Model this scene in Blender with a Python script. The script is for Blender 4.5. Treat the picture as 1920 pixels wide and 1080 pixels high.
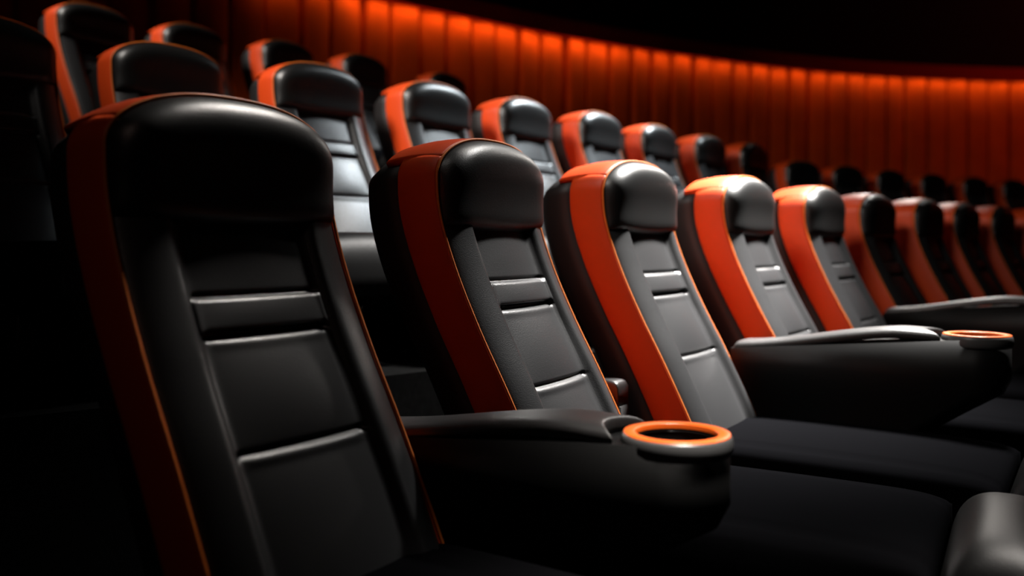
import bpy, bmesh, math, random
import numpy as np
from mathutils import Vector, Matrix
random.seed(4)
SC = bpy.context.scene
COL = SC.collection
for o in list(bpy.data.objects):
    bpy.data.objects.remove(o, do_unlink=True)

# ------------------------------------------------------------------ camera, world, light, exposure
CAM_H = 0.954            # eye height above the front row's floor
cd = bpy.data.cameras.new('camera'); cam = bpy.data.objects.new('camera', cd); COL.objects.link(cam)
cam.location = (0, 0, CAM_H); cam.rotation_euler = (math.radians(90), 0, 0)
cd.sensor_width = 36; cd.lens = 36 * 1650 / 1920; cd.shift_y = -80 / 1920
cd.clip_start = 0.02; cd.clip_end = 100
cd.dof.use_dof = True; cd.dof.focus_distance = 2.05; cd.dof.aperture_fstop = 1.5; cd.dof.aperture_blades = 0
SC.camera = cam
SC.view_settings.view_transform = 'Standard'; SC.view_settings.look = 'None'
SC.view_settings.gamma = 1; SC.view_settings.use_curve_mapping = False
SC.view_settings.exposure = 0.0
W = bpy.data.worlds.new('world'); SC.world = W; W.use_nodes = True
W.node_tree.nodes['Background'].inputs[0].default_value = (0.30, 0.10, 0.08, 1)
W.node_tree.nodes['Background'].inputs[1].default_value = 0.004

def area(name, loc, target, power, sx, sy, color=(1, 1, 1), spread=180):
    l = bpy.data.lights.new(name, 'AREA'); l.shape = 'RECTANGLE'; l.size = sx; l.size_y = sy
    l.energy = power; l.color = color; l.spread = math.radians(spread)
    o = bpy.data.objects.new(name, l); COL.objects.link(o); o.location = loc
    d = Vector(target) - Vector(loc); o.rotation_euler = d.to_track_quat('-Z', 'Y').to_euler()
    return o
WARM = (1.0, 0.93, 0.86); COOL = (0.86, 0.95, 1.0)
# unseen lamps out of frame; several are added fills, rims and accents
area('unseen_lamp', (2.2, 4.1, 4.3), (.85, 3.40, 1.2), 140, .6, .8, (1, .97, .93), 37)
area('unseen_lamp', (2.3, 6.3, 4.6), (.62, 5.5, 1.7), 66, .7, .9, COOL, 44)
area('unseen_lamp', (-.55, 1.5, 2.9), (1.1, 3.7, 1.2), 8, .6, .6, WARM, 72)
area('unseen_lamp', (-2.1, 2.4, 3.5), (-.3, 4.7, 1.7), 26, .6, .7, WARM, 62)
area('unseen_lamp', (-3.6, 4.0, 4.0), (-1.9, 5.8, 2.3), 19, .5, .8, WARM, 65)
area('unseen_lamp', (-1.2, -.6, 3.0), (-.6, 1.7, 1.0), .2, .5, .5, (1, .7, .6), 60)  # weak fill added behind the camera for the nearest seat's side band
area('unseen_lamp', (.55, 1.25, 2.7), (.30, 1.36, .6), 2.6, .2, .2, WARM, 22)  # narrow spot added to brighten the nearest cup ring
area('unseen_lamp', (.55, 3.3, 3.9), (-.52, 1.92, 1.5), 2.2, .5, .5, WARM, 19)  # rim light added for the top edge of the nearest seat
area('unseen_lamp', (1.5, 2.1, 2.6), (.88, 1.30, .42), 3.2, .25, .25, WARM, 22)  # narrow spot added to put a highlight on the second seat's front roll
area('unseen_lamp', (10.5, 10.0, 6.6), (9.8, 14.0, 5.0), 30, .8, .8, (1, .12, .08), 120)  # red accent added to give the upper wall a faint glow
area('unseen_lamp', (4.1, 9.3, 4.5), (1.9, 4.6, 1.25), 6, .5, .5, WARM, 30)  # weak rim light added for the tops of the farther front seats

# ------------------------------------------------------------------ materials
def mat(name, col, rough=.5, spec=.5, metal=0, bump=0, bscale=300, var=0, vscale=8, coat=0, sheen=0):
    m = bpy.data.materials.new(name); m.use_nodes = True; nt = m.node_tree; b = nt.nodes['Principled BSDF']
    b.inputs['Base Color'].default_value = (*col, 1); b.inputs['Roughness'].default_value = rough
    b.inputs['Specular IOR Level'].default_value = spec; b.inputs['Metallic'].default_value = metal
    b.inputs['Coat Weight'].default_value = coat; b.inputs['Sheen Weight'].default_value = sheen
    tc = nt.nodes.new('ShaderNodeTexCoord')
    if bump:
        n = nt.nodes.new('ShaderNodeTexVoronoi'); n.inputs['Scale'].default_value = bscale
        bp = nt.nodes.new('ShaderNodeBump'); bp.inputs['Strength'].default_value = bump; bp.inputs['Distance'].default_value = .001
        nt.links.new(tc.outputs['Object'], n.inputs['Vector']); nt.links.new(n.outputs['Distance'], bp.inputs['Height'])
        nt.links.new(bp.outputs['Normal'], b.inputs['Normal'])
    if var:
        n = nt.nodes.new('ShaderNodeTexNoise'); n.inputs['Scale'].default_value = vscale; n.inputs['Detail'].default_value = 4
        mx = nt.nodes.new('ShaderNodeMixRGB'); mx.inputs[1].default_value = (*[c * (1 - var) for c in col], 1)
        mx.inputs[2].default_value = (*[min(1, c * (1 + var)) for c in col], 1)
        nt.links.new(tc.outputs['Object'], n.inputs['Vector']); nt.links.new(n.outputs['Fac'], mx.inputs[0])
        nt.links.new(mx.outputs[0], b.inputs['Base Color'])
    return m
M = dict(
    leather=mat('black_leather', (.019, .019, .020), .36, .62, bump=.25, bscale=420),
    head=mat('black_headrest_leather', (.005, .005, .005), .38, .5, bump=.25, bscale=420),
    orange=mat('orange_leather', (.47, .042, .004), .5, .25, bump=.2, bscale=420),
    piping=mat('orange_piping', (.55, .13, .016), .5, .3),
    shell=mat('black_shell_plastic', (.008, .007, .007), .55, .3, var=.2),
    pad=mat('black_armrest_leather', (.020, .019, .019), .40, .45, bump=.25, bscale=420),
    seat=mat('matte_black_seat_leather', (.003, .003, .0035), .8, .0, bump=.25, bscale=420),
    roll=mat('black_roll_leather', (.004, .004, .004), .44, .10, bump=.25, bscale=420),
    body=mat('black_console_plastic', (.003, .003, .003), .5, .14, var=.2),
    ring=mat('orange_gloss_ring', (.85, .13, .012), .35, .5),
    chrome=mat('grey_satin_rim', (.06, .06, .06), .35, .5),
    cup=mat('black_cup', (.004, .004, .004), .4, .3),
    wall=mat('orange_wall_fabric', (.55, .070, .006), .85, .15, var=.35, vscale=2.5),
    cornice=mat('dark_red_cornice', (.40, .030, .012), .7, .2, var=.15),
    upper=mat('dark_upper_wall', (.012, .008, .008), .9, .1, var=.2),
    ceil=mat('black_ceiling', (.010, .007, .007), .9, .1, var=.2),
    carpet=mat('dark_carpet', (.003, .003, .003), 1.0, .0, var=.4, vscale=60),
)

# ------------------------------------------------------------------ mesh helpers
def link(name, verts, faces, m, parent=None, smooth=True):
    me = bpy.data.meshes.new(name); me.from_pydata([tuple(v) for v in verts], [], faces); me.materials.append(m)
    bm = bmesh.new(); bm.from_mesh(me)
    bmesh.ops.remove_doubles(bm, verts=bm.verts, dist=1e-6)
    bmesh.ops.recalc_face_normals(bm, faces=bm.faces); bm.to_mesh(me); bm.free()
    for p in me.polygons: p.use_smooth = smooth
    o = bpy.data.objects.new(name, me); COL.objects.link(o); o.parent = parent
    return o
def grid_faces(nu, nv, closed_u=False, off=0):
    f = []
    for i in range(nu if closed_u else nu - 1):
        for j in range(nv - 1):
            a = off + i * nv + j; b = off + ((i + 1) % nu) * nv + j
            f.append((a, b, b + 1, a + 1))
    return f
def struct(o): o['kind'] = 'structure'; return o
def hermite(xs, ys):
    xs = np.array(xs, float); ys = np.array(ys, float); m = np.gradient(ys, xs)
    def f(t):
        t = min(max(t, xs[0]), xs[-1]); i = min(int(np.searchsorted(xs, t, 'right') - 1), len(xs) - 2)
        h = xs[i+1] - xs[i]; s = (t - xs[i]) / h
        return ((1+2*s)*(1-s)**2*ys[i] + s*(1-s)**2*h*m[i] + s*s*(3-2*s)*ys[i+1] + s*s*(s-1)*h*m[i+1])
    return f
def sm(a, b, x):
    x = min(max((x - a) / (b - a), 0), 1); return x * x * (3 - 2 * x)

# ------------------------------------------------------------------ the cinema seat
TOP = 1.22; HW = .240; TB = .86          # top of the back, half width, length of the back downwards
yp = hermite([0, .08, .17, .24, .31, .46, .60, .75, .86], [0, -.008, -.004, .014, .040, .110, .186, .262, .314])
def ttop(u): return .100 * (1 - math.sqrt(max(0, 1 - abs(u) ** 2.4)))
def outline(n_side=40, n_top=60, t_end=TB, inset=0.0, part='all'):
    """points (x, t, nx, nt) round the back from the foot of one side over the top to the other"""
    tc = ttop(1); pts = []
    if part in ('all', 'right'):
        for i in range(n_side): pts.append((HW, t_end + (tc - t_end) * i / n_side))
    if part in ('all', 'top'):
        a0 = math.pi / 2
        for i in range(n_top + 1):
            a = a0 - math.pi * i / n_top
            u = math.sin(a); pts.append((HW * u, ttop(u)))
    if part in ('all', 'left'):
        for i in range(1, n_side + 1): pts.append((-HW, tc + (t_end - tc) * i / n_side))
    out = []
    for i, p in enumerate(pts):
        a = pts[max(i - 1, 0)]; b = pts[min(i + 1, len(pts) - 1)]
        dx, dt = b[0] - a[0], b[1] - a[1]; L = math.hypot(dx, dt) or 1
        nx, nt = -dt / L, dx / L           # outward: +x on the right side, -t on the top
        if nx * p[0] < -1e-6 or (abs(p[0]) < HW * .5 and nt > 0): nx, nt = -nx, -nt
        out.append((p[0], p[1], nx, nt))
    return out
FULL = outline()
def pos(x, t, dy):
    tt = t + .45 * max(0, -dy - .02) ** 2 * (1 if t < .3 else max(0, 1 - (t - .3) * 4))
    return (x, yp(min(max(t, 0), TB)) + dy, TOP - tt)
def band(name, pts, sect, m, parent):
    """sweep a closed cross-section (dy, outward) along outline points"""
    V = []
    for (x, t, nx, nt) in pts:
        for (dy, o) in sect: V.append(pos(x + nx * o, t + nt * o, dy))
    n = len(sect); F = []
    for i in range(len(pts) - 1):
        for j in range(n):
            a = i * n + j; b = i * n + (j + 1) % n
            F.append((a, b, b + n, a + n))
    F.append(tuple(range(n))); F.append(tuple(range((len(pts) - 1) * n, len(pts) * n)))
    return link(name, V, F, m, parent)
def edge_side(dy0, dy1, th=.006, r=.006, inner=-.012):
    s = [(dy0, inner), (dy0, th - r * 1.0), (dy0 + r * .3, th - r * .3), (dy0 + r, th)]
    k = 5
    for i in range(1, k): s.append((dy0 + r + (dy1 - dy0 - 2 * r) * i / k, th + .003 * math.sin(math.pi * i / k)))
    s += [(dy1 - r, th), (dy1 - r * .3, th - r * .3), (dy1, th - r * 1.0), (dy1, inner)]
    return s
def cushion_d(u, t):
    """how far the lower cushion stands out in front of the seam plane"""
    a = abs(u)
    w = .59 + .03 * sm(.3, .7, t)
    q = min(1, max(0, (1.0 - a) / (1.0 - w - .03)))
    bol = .035 * math.sin(math.pi * q * .5) ** .75
    rec = .027 * sm(w + .10, w - .07, a)                     # recessed middle
    d = bol - rec
    if a < w:
        k = 1 - sm(w - .16, w, a)
        seg = 0
        for (ta, tb, h) in ((.19, .352, .004), (.358, .412, .003), (.423, .596, .011), (.606, .88, .008)):
            if ta < t < tb: seg = h * math.sin(math.pi * (t - ta) / (tb - ta)) ** .7
        puff = (.008 + seg) * (1 - (a / w) ** 2) ** .8
        band_ = .008 * sm(.352, .362, t) * (1 - sm(.412, .422, t))
        d += puff + band_
        for (tc, wd, dp) in ((.352, .004, .008), (.417, .006, .018), (.600, .004, .010)):
            g = math.exp(-((t - tc) / wd) ** 2)
            d -= dp * g * (1 - sm(w - .06, w, a))
        d += .0032 * (math.exp(-((t - .612) / .008) ** 2) + .7 * math.exp(-((t - .430) / .010) ** 2)) * k
    return d
def head_d(u, v):
    b = max(0, (1 - abs(u) ** 7)) ** .5 * max(0, 1 - abs(v) ** (3.0 if v < 0 else 7)) ** (.62 if v < 0 else .5)
    return .070 * b * (1 - .19 * (v + 1))
def empty(name, loc=(0, 0, 0), rz=0):
    o = bpy.data.objects.new(name, None); COL.objects.link(o); o.location = loc; o.rotation_euler = (0, 0, rz)
    o.empty_display_size = .1
    return o
def us_dense(n, p=.6):
    r = []
    for i in range(n + 1):
        s = -1 + 2 * i / n; r.append(math.sin(s * math.pi / 2) * .75 + s * .25)
    return r
def rounded_block(name, x0, x1, y0, y1, z0, z1, r, m, parent, crown=0, nu=26, seams=(), p=9):
    """soft upholstered block: crowned top, rounded rim, straight sides"""
    V = []; xs = us_dense(nu); ys = us_dense(nu); nv = len(ys)
    for u in xs:
        for v in ys:
            e = (max(0, 1 - abs(u) ** max(p, 6)) ** .5) * (max(0, 1 - abs(v) ** p) ** .5)
            z = z1 - r + r * e + crown * (1 - u * u) * (1 - v * v)
            for (ax, c, wd, dp) in seams:
                q = (x0 + x1) / 2 + u * (x1 - x0) / 2 if ax == 'x' else (y0 + y1) / 2 + v * (y1 - y0) / 2
                z -= dp * math.exp(-((q - c) / wd) ** 2)
            V.append(((x0 + x1) / 2 + u * (x1 - x0) / 2, (y0 + y1) / 2 + v * (y1 - y0) / 2, z))
    F = grid_faces(len(xs), nv)
    n = len(xs)
    rim = [i * nv for i in range(n)] + [(n - 1) * nv + j for j in range(1, nv)] + [i * nv + nv - 1 for i in range(n - 2, -1, -1)] + [j for j in range(nv - 2, 0, -1)]
    b0 = len(V)
    for k in rim: V.append((V[k][0], V[k][1], z0))
    L = len(rim)
    for k in range(L): F.append((rim[k], rim[(k + 1) % L], b0 + (k + 1) % L, b0 + k))
    F.append(tuple(range(b0, b0 + L)))
    return link(name, V, F, m, parent)

def make_seat():
    root = empty('cinema_seat')
    # hard shell behind
    secs = [(-.110, -.010), (-.165, -.010), (-.200, -.014), (-.228, -.028), (-.246, -.050), (-.254, -.080)]
    V = []; P = FULL
    for (dy, o) in secs:
        for (x, t, nx, nt) in P: V.append(pos(x + nx * o, t + nt * o, dy))
    n = len(P); F = []
    for i in range(len(secs) - 1):
        for j in range(n - 1): F.append((i*n+j, i*n+j+1, (i+1)*n+j+1, (i+1)*n+j))
    for off in (0, (len(secs) - 1) * n):
        for j in range(n // 2 - 1): F.append((off+j, off+j+1, off+n-2-j, off+n-1-j))
    for i in range(len(secs) - 1): F.append((i*n, (i+1)*n, (i+1)*n+n-1, i*n+n-1))
    link('back_shell', V, F, M['shell'], root)
    # core board closing the gap between shell and cushions is the inner side of the orange trims
    n0 = next(i for i, p in enumerate(FULL) if p[1] <= .058)
    n1 = len(FULL) - 1 - n0
    sect = edge_side(-.114, .0)
    band('side_trim', FULL[:n0 + 1], sect, M['orange'], root)
    band('side_trim', FULL[n1:], sect, M['orange'], root)
    s2 = edge_side(-.168, .0, th=.0065)
    band('top_trim', FULL[n0:n1 + 1], s2, M['orange'], root)
    # thin piping along the front seam
    k = 8; sec = [(.003 + .0032 * math.cos(2*math.pi*i/k), .0035 + .0032 * math.sin(2*math.pi*i/k)) for i in range(k)]
    band('piping', FULL, sec, M['piping'], root)
    # lower cushion: middle panels, bolsters
    w = .60
    def piece(name, ua, ub, nu, parent):
        V = []; nt = 230; ta, tb = .17, TB
        for i in range(nu + 1):
            s = i / nu
            u = ua + (ub - ua) * s
            if abs(ua) == 1 or abs(ub) == 1:       # denser at the outer edge
                a = 1 - (1 - w) * (1 - math.cos(math.pi / 2 * s)) if abs(ua) == 1 else None
                u = (ua / abs(ua)) * (1 - (1 - abs(ub)) * (1 - math.cos(math.pi / 2 * s))) 
            for j in range(nt + 1):
                t = ta + (tb - ta) * j / nt
                V.append((HW * .992 * u, yp(t) - .002 + cushion_d(u, t), TOP - t))
        F = grid_faces(nu + 1, nt + 1)
        nv = nt + 1; b0 = len(V)                   # give it a back so it is solid
        for i in range(nu + 1):
            for j in (0, nt):
                x, y, z = V[i * nv + j]; V.append((x, yp(TOP - z) - .03, z))
        for i in range(nu):
            F.append((i*nv, (i+1)*nv, b0+(i+1)*2, b0+i*2)); F.append((i*nv+nt, (i+1)*nv+nt, b0+(i+1)*2+1, b0+i*2+1))
        return link(name, V, F, M['leather'], parent)
    back = piece('backrest', -w, w, 60, root)
    piece('side_bolster', -1, -w, 26, back)
    piece('side_bolster', 1, w, 26, back)
    # headrest
    V = []; us = us_dense(64); vs = us_dense(48)
    for u in us:
        t0 = ttop(u) ; t1 = .232 - .014 * abs(u) ** 2.5
        for v in vs:
            t = t0 + (t1 - t0) * (v + 1) / 2
            V.append((HW * .996 * u, yp(t) + .001 + head_d(u, v), TOP - t))
    F = grid_faces(len(us), len(vs)); n = len(V); nv = len(vs)
    link('headrest', V + [(x, yp(TOP - z) - .012, z) for (x, y, z) in V],
         F + [tuple(q + n for q in f) for f in F] +
         [(i*nv, (i+1)*nv, n+(i+1)*nv, n+i*nv) for i in range(len(us)-1)] +
         [(i*nv+nv-1, (i+1)*nv+nv-1, n+(i+1)*nv+nv-1, n+i*nv+nv-1) for i in range(len(us)-1)], M['head'], root)
    # seat with its front roll, and the base
    st = rounded_block('seat_cushion', -.275, .275, .22, 1.05, .25, .404, .035, M['seat'], root, crown=.012,
                       seams=(('x', -.21, .006, .008), ('x', .21, .006, .008)))
    rounded_block('front_roll', -.275, .275, 1.052, 1.27, .24, .425, .12, M['roll'], root, crown=.02, p=3.2)
    rounded_block('seat_base', -.24, .24, .20, .92, .0, .26, .01, M['shell'], root)
    return root
SEAT = make_seat()
def copy_tree(o, parent=None):
    c = o.copy(); COL.objects.link(c)
    if parent is not None: c.parent = parent; c.matrix_parent_inverse = o.matrix_parent_inverse.copy()
    for ch in list(o.children):
        if ch.name in KEEP: copy_tree(ch, c)
    return c
KEEP = {c.name for c in SEAT.children_recursive}
first = [True]
def place(p, az, z, label, group):
    o = SEAT if first[0] else copy_tree(SEAT)
    first[0] = False
    o.location = (p[0], p[1], z); o.rotation_euler = (0, 0, math.radians(180 + az))
    o['label'] = label; o['category'] = 'cinema seat'; o['group'] = group
    return o

ROW_A = [((-.515, 1.62), 55), ((-.050, 2.28), 60), ((.415, 2.85), 56), ((.930, 3.47), 55), ((1.435, 4.06), 53),
         ((1.92, 4.64), 50), ((2.42, 5.13), 50), ((2.88, 5.60), 49), ((3.38, 6.08), 48), ((3.90, 6.55), 46)]
ROW_B = [((-1.88, 3.14), 50), ((-1.40, 3.61), 50), ((-.873, 4.0), 49), ((-.378, 4.46), 52), ((.075, 4.95), 54), ((.545, 5.45), 54),
         ((1.00, 6.03), 54), ((1.48, 6.60), 52), ((1.945, 7.10), 51)]
ROW_D = [((2.82, 8.55), 32), ((3.47, 9.10), 33), ((4.13, 9.60), 33), ((4.86, 10.15), 33), ((5.58, 10.6), 31), ((6.28, 11.0), 30)]
ROW_C = [((-2.47, 5.23), 58), ((-2.05, 5.70), 58), ((-1.56, 6.15), 58), ((-1.10, 6.60), 58), ((-.53, 7.30), 58)]
ZB, ZC = .553, 1.154
LA = ['largest cinema seat, nearest and frontmost, dim orange side band',
      'second seat from left in front row, behind the armrest with orange cup ring',
      'third seat from left in front row, grey panels brightly lit',
      'fourth front row seat, just right of the one beside the distant armrest back end',
      'fifth seat from left in front row, slightly blurred, pale top',
      'sixth seat from left in front row, blurred, red side band',
      'seventh seat from left in front row, blurred and dim',
      'eighth seat from left in front row, dark and blurred',
      'ninth seat from left in front row, near right picture edge',
      'last front row seat, cut by the right picture edge']
LA[3] = 'fourth seat from left in front row, bright orange top, above the farther cup holder armrest'
LB = ['dark seat cut by the left picture edge in the middle row',
      'middle row seat rising directly behind the largest front seat',
      'third seat from left in middle row, grey panels beside the largest seat',
      'fourth seat from left in middle row, above the second front seat',
      'fifth seat from left in middle row, orange side band',
      'sixth seat from left in middle row, orange side band',
      'seventh seat from left in middle row, above the fourth front seat',
      'eighth seat from left in middle row, small and blurred',
      'ninth seat in middle row, last of the brightly lit ones before the gap']
LD = ['first dim seat right of the gap in the middle row',
      'second dim seat right of the gap in the middle row',
      'third dim seat right of the gap in the middle row',
      'fourth dim seat right of the gap in the middle row',
      'fifth seat right of the gap in the middle row, almost dark',
      'last seat of the middle row, at the right picture edge']
LC = ['back row seat at far left with long orange side band, topmost in the picture',
      'second seat from left in back row, black headrest before the dark wall',
      'third seat from left in back row, orange band against the wall panels',
      'fourth seat from left in back row, headrest above a middle row seat',
      'last back row seat, only its dim top showing behind a middle row seat']
for (p, a), l in zip(ROW_A, LA): place(p, a, 0, l, 'front row cinema seats')
for (p, a), l in zip(ROW_B, LB): place(p, a, ZB, l, 'middle row cinema seats')
for (p, a), l in zip(ROW_D, LD): place(p, a, ZB, l, 'middle row seats past the gap')
for (p, a), l in zip(ROW_C, LC): place(p, a, ZC, l, 'back row cinema seats')

# ------------------------------------------------------------------ armrests with cup holders
def make_arm():
    root = empty('armrest')
    # console body: side profile swept over its width with rounded edges
    prof = [(.02, .0), (.02, .575), (.10, .582), (.30, .600), (.50, .618), (.60, .622), (.66, .628)]
    RC = (.745, .655)          # ring centre (y, z)
    # body: lofted rounded plan shape at several heights
    def plan(yb, yf, hw, n=60):
        pts = [(hw, yb), (-hw, yb)]
        for i in range(n + 1):
            a = math.pi - math.pi * i / n
            pts.append((hw * math.cos(a), yf - hw + hw * math.sin(a)))
        return pts
    lev = [(0.0, .06, .55, .060), (.36, .05, .60, .064), (.44, .04, .72, .070), (.50, .03, .815, .084), (.54, .02, .835, .090)]
    V = []; n = None
    for (z, yb, yf, hw) in lev:
        pl = plan(yb, yf, hw); n = len(pl)
        for (x, y) in pl:
            narrow = 1 if y > .64 else (.83 + .17 * sm(.55, .64, y))
            V.append((x * narrow, y, z))
    for zf in (1,):                                # sloping top following the pad
        for (x, y) in plan(.02, .835, .090):
            narrow = 1 if y > .64 else (.83 + .17 * sm(.55, .64, y))
            V.append((x * narrow, y, .585 + .068 * sm(0, .66, y)))
    F = []
    for i in range(len(lev)):
        for j in range(n): F.append((i*n+j, i*n+(j+1) % n, (i+1)*n+(j+1) % n, (i+1)*n+j))
    F.append(tuple(range(n)))
    F.append(tuple(range(len(lev)*n, (len(lev)+1)*n)))
    o = link('console_body', V, F, M['body'], root)
    # leather pad, arched along its length, with a front edge hollowed round the ring
    nu, nv = 24, 60; V = []
    for side in (1, 0):
        for i in range(nu + 1):
            u = math.sin((-1 + 2 * i / nu) * math.pi / 2) ; x = u * .074
            yf = .618 + .040 * u * u
            for j in range(nv + 1):
                s = (1 - math.cos(math.pi * j / nv)) / 2
                y = .03 + (yf - .03) * s
                base = .589 + .070 * sm(0, .60, y) - .006 * sm(.5, .66, y)
                e = max(0, 1 - abs(u) ** 5) ** .5 * max(0, 1 - abs(2 * s - 1) ** 90) ** .5
                V.append((x, y, base + (.018 * e if side else -.012)))
    m_ = (nu + 1) * (nv + 1)
    F = grid_faces(nu + 1, nv + 1) + grid_faces(nu + 1, nv + 1, off=m_)
    for i in range(nu):
        for j in (0, nv): a = i*(nv+1)+j; b = (i+1)*(nv+1)+j; F.append((a, b, b+m_, a+m_))
    for j in range(nv):
        for i in (0, nu): a = i*(nv+1)+j; F.append((a, a+1, a+1+m_, a+m_))
    link('armrest_pad', V, F, M['pad'], root)
    # cup holder: satin rim, orange ring, black cup
    def lathe(name, prof, m, parent, seg=72):
        V = []; 
        for i in range(seg):
            a = 2*math.pi*i/seg
            for (r, z) in prof: V.append((r*math.cos(a), RC[0] + r*math.sin(a), RC[1] + z))
        return link(name, V, grid_faces(seg, len(prof), True), m, parent)
    ch = lathe('cup_holder', [(.084, -.03), (.0915, -.028), (.0955, -.020), (.0960, -.010), (.0945, .000), (.0915, .005), (.084, .006), (.082, -.0)], M['chrome'], root)
    lathe('cup_ring', [(.0700, -.010), (.0700, .004), (.0712, .0068), (.0735, .0080), (.0895, .0080), (.0912, .0070), (.0915, .003)], M['ring'], ch)
    lathe('cup', [(.0702, .003), (.0700, -.002), (.066, -.06), (.063, -.098), (.058, -.102), (.0001, -.102)], M['cup'], ch)
    return root
ARM = make_arm(); KEEP = {c.name for c in ARM.children_recursive}
# open the body where the cup sits: drop the flat top into a rim at the ring
def open_body(o):
    me = o.data; bm = bmesh.new(); bm.from_mesh(me)
    top = [f for f in bm.faces if len(f.verts) > 10 and f.calc_center_median().z > .5]
    for f in top:
        vs = list(f.verts)
        # hole ring
        k = len(vs); hole = []
        for i in range(48):
            a = 2*math.pi*i/48; hole.append(bm.verts.new((.068*math.cos(a), .745+.068*math.sin(a), .648)))
        bmesh.ops.delete(bm, geom=[f], context='FACES_ONLY')
        hedges = [bm.edges.new((hole[i], hole[(i+1) % 48])) for i in range(48)]
        bedges = [e for e in bm.edges if e.is_boundary and e.verts[0].co.z > .55 and e not in hedges]
        bmesh.ops.triangle_fill(bm, use_beauty=True, edges=hedges + bedges)
    bm.to_mesh(me); bm.free()
open_body([c for c in ARM.children if c.name.startswith('console_body')][0])
arms = [(0, 'nearest armrest with large orange cup ring, right of the largest seat', -.035, -.06, .955),
        (2, 'second armrest with thin glinting cup ring, right of the third front seat', .15, -.066, 1.045),
        (4, 'farthest dark armrest at the right edge, between fifth and sixth front seats', .15, 0, 1.08)]
fst = True
for (i, lab, fwd, lat, sz) in arms:
    (ax, ay), a = ROW_A[i]; (bx, by), b = ROW_A[i + 1]
    mx, my = (ax + bx) / 2, (ay + by) / 2; az = math.radians((a + b) / 2)
    o = ARM if fst else copy_tree(ARM); fst = False
    mx += lat * math.cos(az); my += lat * math.sin(az)
    o.location = (mx + fwd * math.sin(az), my - fwd * math.cos(az), 0); o.rotation_euler = (0, 0, math.pi + az)
    o.scale.z = sz
    o['label'] = lab; o['category'] = 'armrest'; o['group'] = 'armrests with cup holders'
# low folded armrests inside the seat pairs
def make_low():
    root = empty('folded_armrest')
    rounded_block('armrest_pad', -.035, .035, -.02, .155, .50, .575, .02, M['head'], root, nu=14)
    rounded_block('bracket', -.028, .028, .0, .16, 0, .505, .004, M['body'], root, nu=6)
    return root
LOW = make_low(); KEEP = {c.name for c in LOW.children_recursive}
for k, i in enumerate((1, 3)):
    (ax, ay), a = ROW_A[i]; (bx, by), b = ROW_A[i + 1]
    o = LOW if k == 0 else copy_tree(LOW)
    o.location = ((ax + bx) / 2, (ay + by) / 2, 0); o.rotation_euler = (0, 0, math.pi + math.radians((a + b) / 2))
    o['label'] = ['small folded black armrest between second and third front seats', 'folded black armrest between fourth and fifth front seats'][k]
    o['category'] = 'armrest'; o['group'] = 'folded armrests inside seat pairs'

# ------------------------------------------------------------------ the hall
WP = [(-7.5, 3.0), (-6.2, 4.9), (-4.8, 6.4), (-3.5, 7.6), (-2.35, 8.6), (-1.27, 9.53), (.26, 10.8), (1.71, 11.75), (3.38, 12.7), (4.87, 13.35), (6.4, 13.78), (8.3, 14.06), (10.5, 14.1), (13, 13.6)]
def resample(P, n_per=60):
    P = [Vector((p[0], p[1])) for p in P]; out = []
    for i in range(len(P) - 1):
        p0 = P[max(i-1, 0)]; p1 = P[i]; p2 = P[i+1]; p3 = P[min(i+2, len(P)-1)]
        for k in range(n_per):
            t = k / n_per
            out.append(.5 * ((2*p1) + (p2-p0)*t + (2*p0-5*p1+4*p2-p3)*t*t + (3*p1-p0-3*p2+p3)*t**3))
    out.append(P[-1]); return out
path = resample(WP)
S = [0]
for i in range(1, len(path)): S.append(S[-1] + (path[i] - path[i-1]).length)
def at(s):
    i = min(max(int(np.searchsorted(S, s) - 1), 0), len(S) - 2)
    f = (s - S[i]) / (S[i+1] - S[i]); p = path[i].lerp(path[i+1], f); d = (path[i+1] - path[i]).normalized()
    return p, Vector((d.y, -d.x))           # inward normal (towards the seats)
WT = CAM_H + 2.6
def sweep(name, samples, prof_fn, m, smooth=False):
    V = []; n = None
    for s in samples:
        p, nn = at(s); pr = prof_fn(s); n = len(pr)
        for (o, z) in pr: V.append((p.x + nn.x * o, p.y + nn.y * o, z))
    return struct(link(name, V, grid_faces(len(samples), n), m, None, smooth))
PW = .36
samples = []; offs = {}
s = 0; k = 0
while s + PW < S[-1]:
    g = .035 if k % 2 else .055
    if random.random() < .3: g += .03
    tilt = random.uniform(-.022, .022); out = random.uniform(0, .02)
    for (ds, base) in ((0.0001, -.11), (g, -.11), (g + .0005, .0), (g + .02, .02)):
        q = s + ds; samples.append(q); offs[q] = base + (out + tilt * -1 if base >= 0 else 0)
    for j in range(1, 6):
        f = j / 6; q = s + g + .02 + (PW - g - .04) * f; samples.append(q)
        offs[q] = .02 + out + tilt * (2*f - 1) + .012 * math.sin(math.pi * f)
    for (ds, base) in ((PW - .02, .02), (PW - .0005, .0)):
        q = s + ds; samples.append(q); offs[q] = base + out + tilt
    s += PW; k += 1
sweep('wall_back', samples, lambda q: [(offs[q], ZC - .05), (offs[q], WT - .7), (offs[q], WT)], M['wall'], False)
cs = [S[-1] * i / 160 for i in range(161)]
# cornice with a hanging lip that hides the light strip
sweep('trim_1', cs, lambda q: [(-.08, WT), (.06, WT), (.20, WT + .02), (.235, WT - .035), (.26, WT - .035), (.27, WT + .17), (-.08, WT + .19)], M['cornice'])
sweep('wall_upper', cs, lambda q: [(-.06, WT + .15), (-.06, 7.2)], M['upper'])
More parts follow.
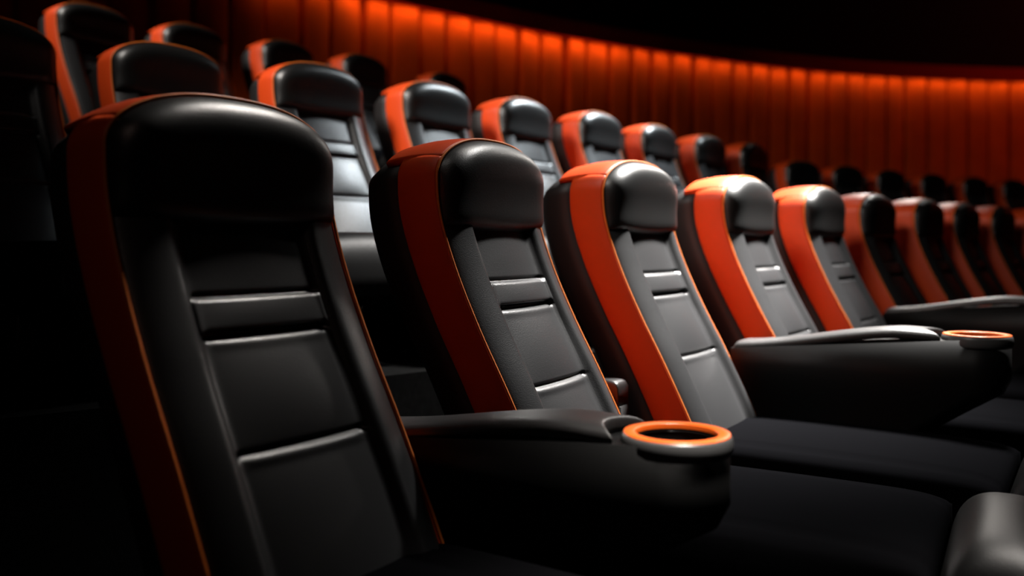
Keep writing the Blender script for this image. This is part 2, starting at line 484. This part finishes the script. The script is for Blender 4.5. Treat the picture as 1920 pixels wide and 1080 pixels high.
# light strip in the cornice: short tubes end to end
s = 7.4
while s < S[-1] - .5:
    p, nn = at(s); q, _ = at(s + 1.0)
    mid = (p + q) / 2; o = .15
    l = area('cove_lamp', (mid.x + nn.x * o, mid.y + nn.y * o, WT - .005), (mid.x - nn.x * .04, mid.y - nn.y * .04, WT - .3), (1.9 if s < 12 else 1.25) if s > 8.3 else .6, .98, .03, (1.0, .50, .14), 150)
    d = (q - p).normalized()
    X = Vector((d.x, d.y, 0)); Zl = -(Vector((mid.x - nn.x * .05, mid.y - nn.y * .05, WT - .3)) - l.location).normalized()
    Y = Zl.cross(X).normalized(); X = Y.cross(Zl)
    l.rotation_euler = Matrix((X, Y, Zl)).transposed().to_euler()
    s += 1.0

def slab(name, poly, z0, z1, m):
    n = len(poly); V = [(x, y, z0) for x, y in poly] + [(x, y, z1) for x, y in poly]
    F = [tuple(range(n)), tuple(range(n, 2*n))] + [(i, (i+1) % n, n+(i+1) % n, n+i) for i in range(n)]
    return struct(link(name, V, F, m, None, False))
def front_edge(rows, f):
    out = []
    for (p, a) in rows: r = math.radians(a); out.append((p[0] + f * math.sin(r), p[1] - f * math.cos(r)))
    return out
slab('floor', [(-9, -4), (14, -4), (14, 15.5), (-9, 15.5)], -.2, 0, M['carpet'])
back = [(14.5, 13.2), (13, 13.65), (10.5, 14.15), (8.3, 14.1), (6.4, 13.85), (4.87, 13.4), (3.38, 12.75), (1.71, 11.8), (.26, 10.85), (-1.27, 9.6), (-3.5, 7.65), (-4.8, 6.45), (-6.2, 4.95), (-7.5, 3.0)]
eB = [(-7.3, -1.7)] + [(-2.6, .95)] + front_edge([((-1.88, 3.14), 50), ((-.378, 4.46), 51), ((1.00, 6.03), 52)], 1.33) + [(3.2, 6.5), (4.2, 7.6), (6.6, 9.3), (8.6, 10.1), (12, 10.5)]
slab('floor_middle', eB + back, .0, ZB, M['carpet'])
eC = [(-7.4, 1.8), (-3.2, 3.4)] + front_edge([((-2.47, 5.23), 50), ((-1.56, 6.15), 50), ((-.53, 7.30), 50)], 1.30) + [(1.9, 8.4), (3.2, 10.3), (5.6, 12.0), (9, 12.6), (13, 12.6)]
slab('floor_back', eC + back, ZB, ZC, M['carpet'])
struct(link('ceiling', [(-12, -5, 7.2), (16, -5, 7.2), (16, 18, 7.2), (-12, 18, 7.2)], [(0, 1, 2, 3)], M['ceil'], None, False))
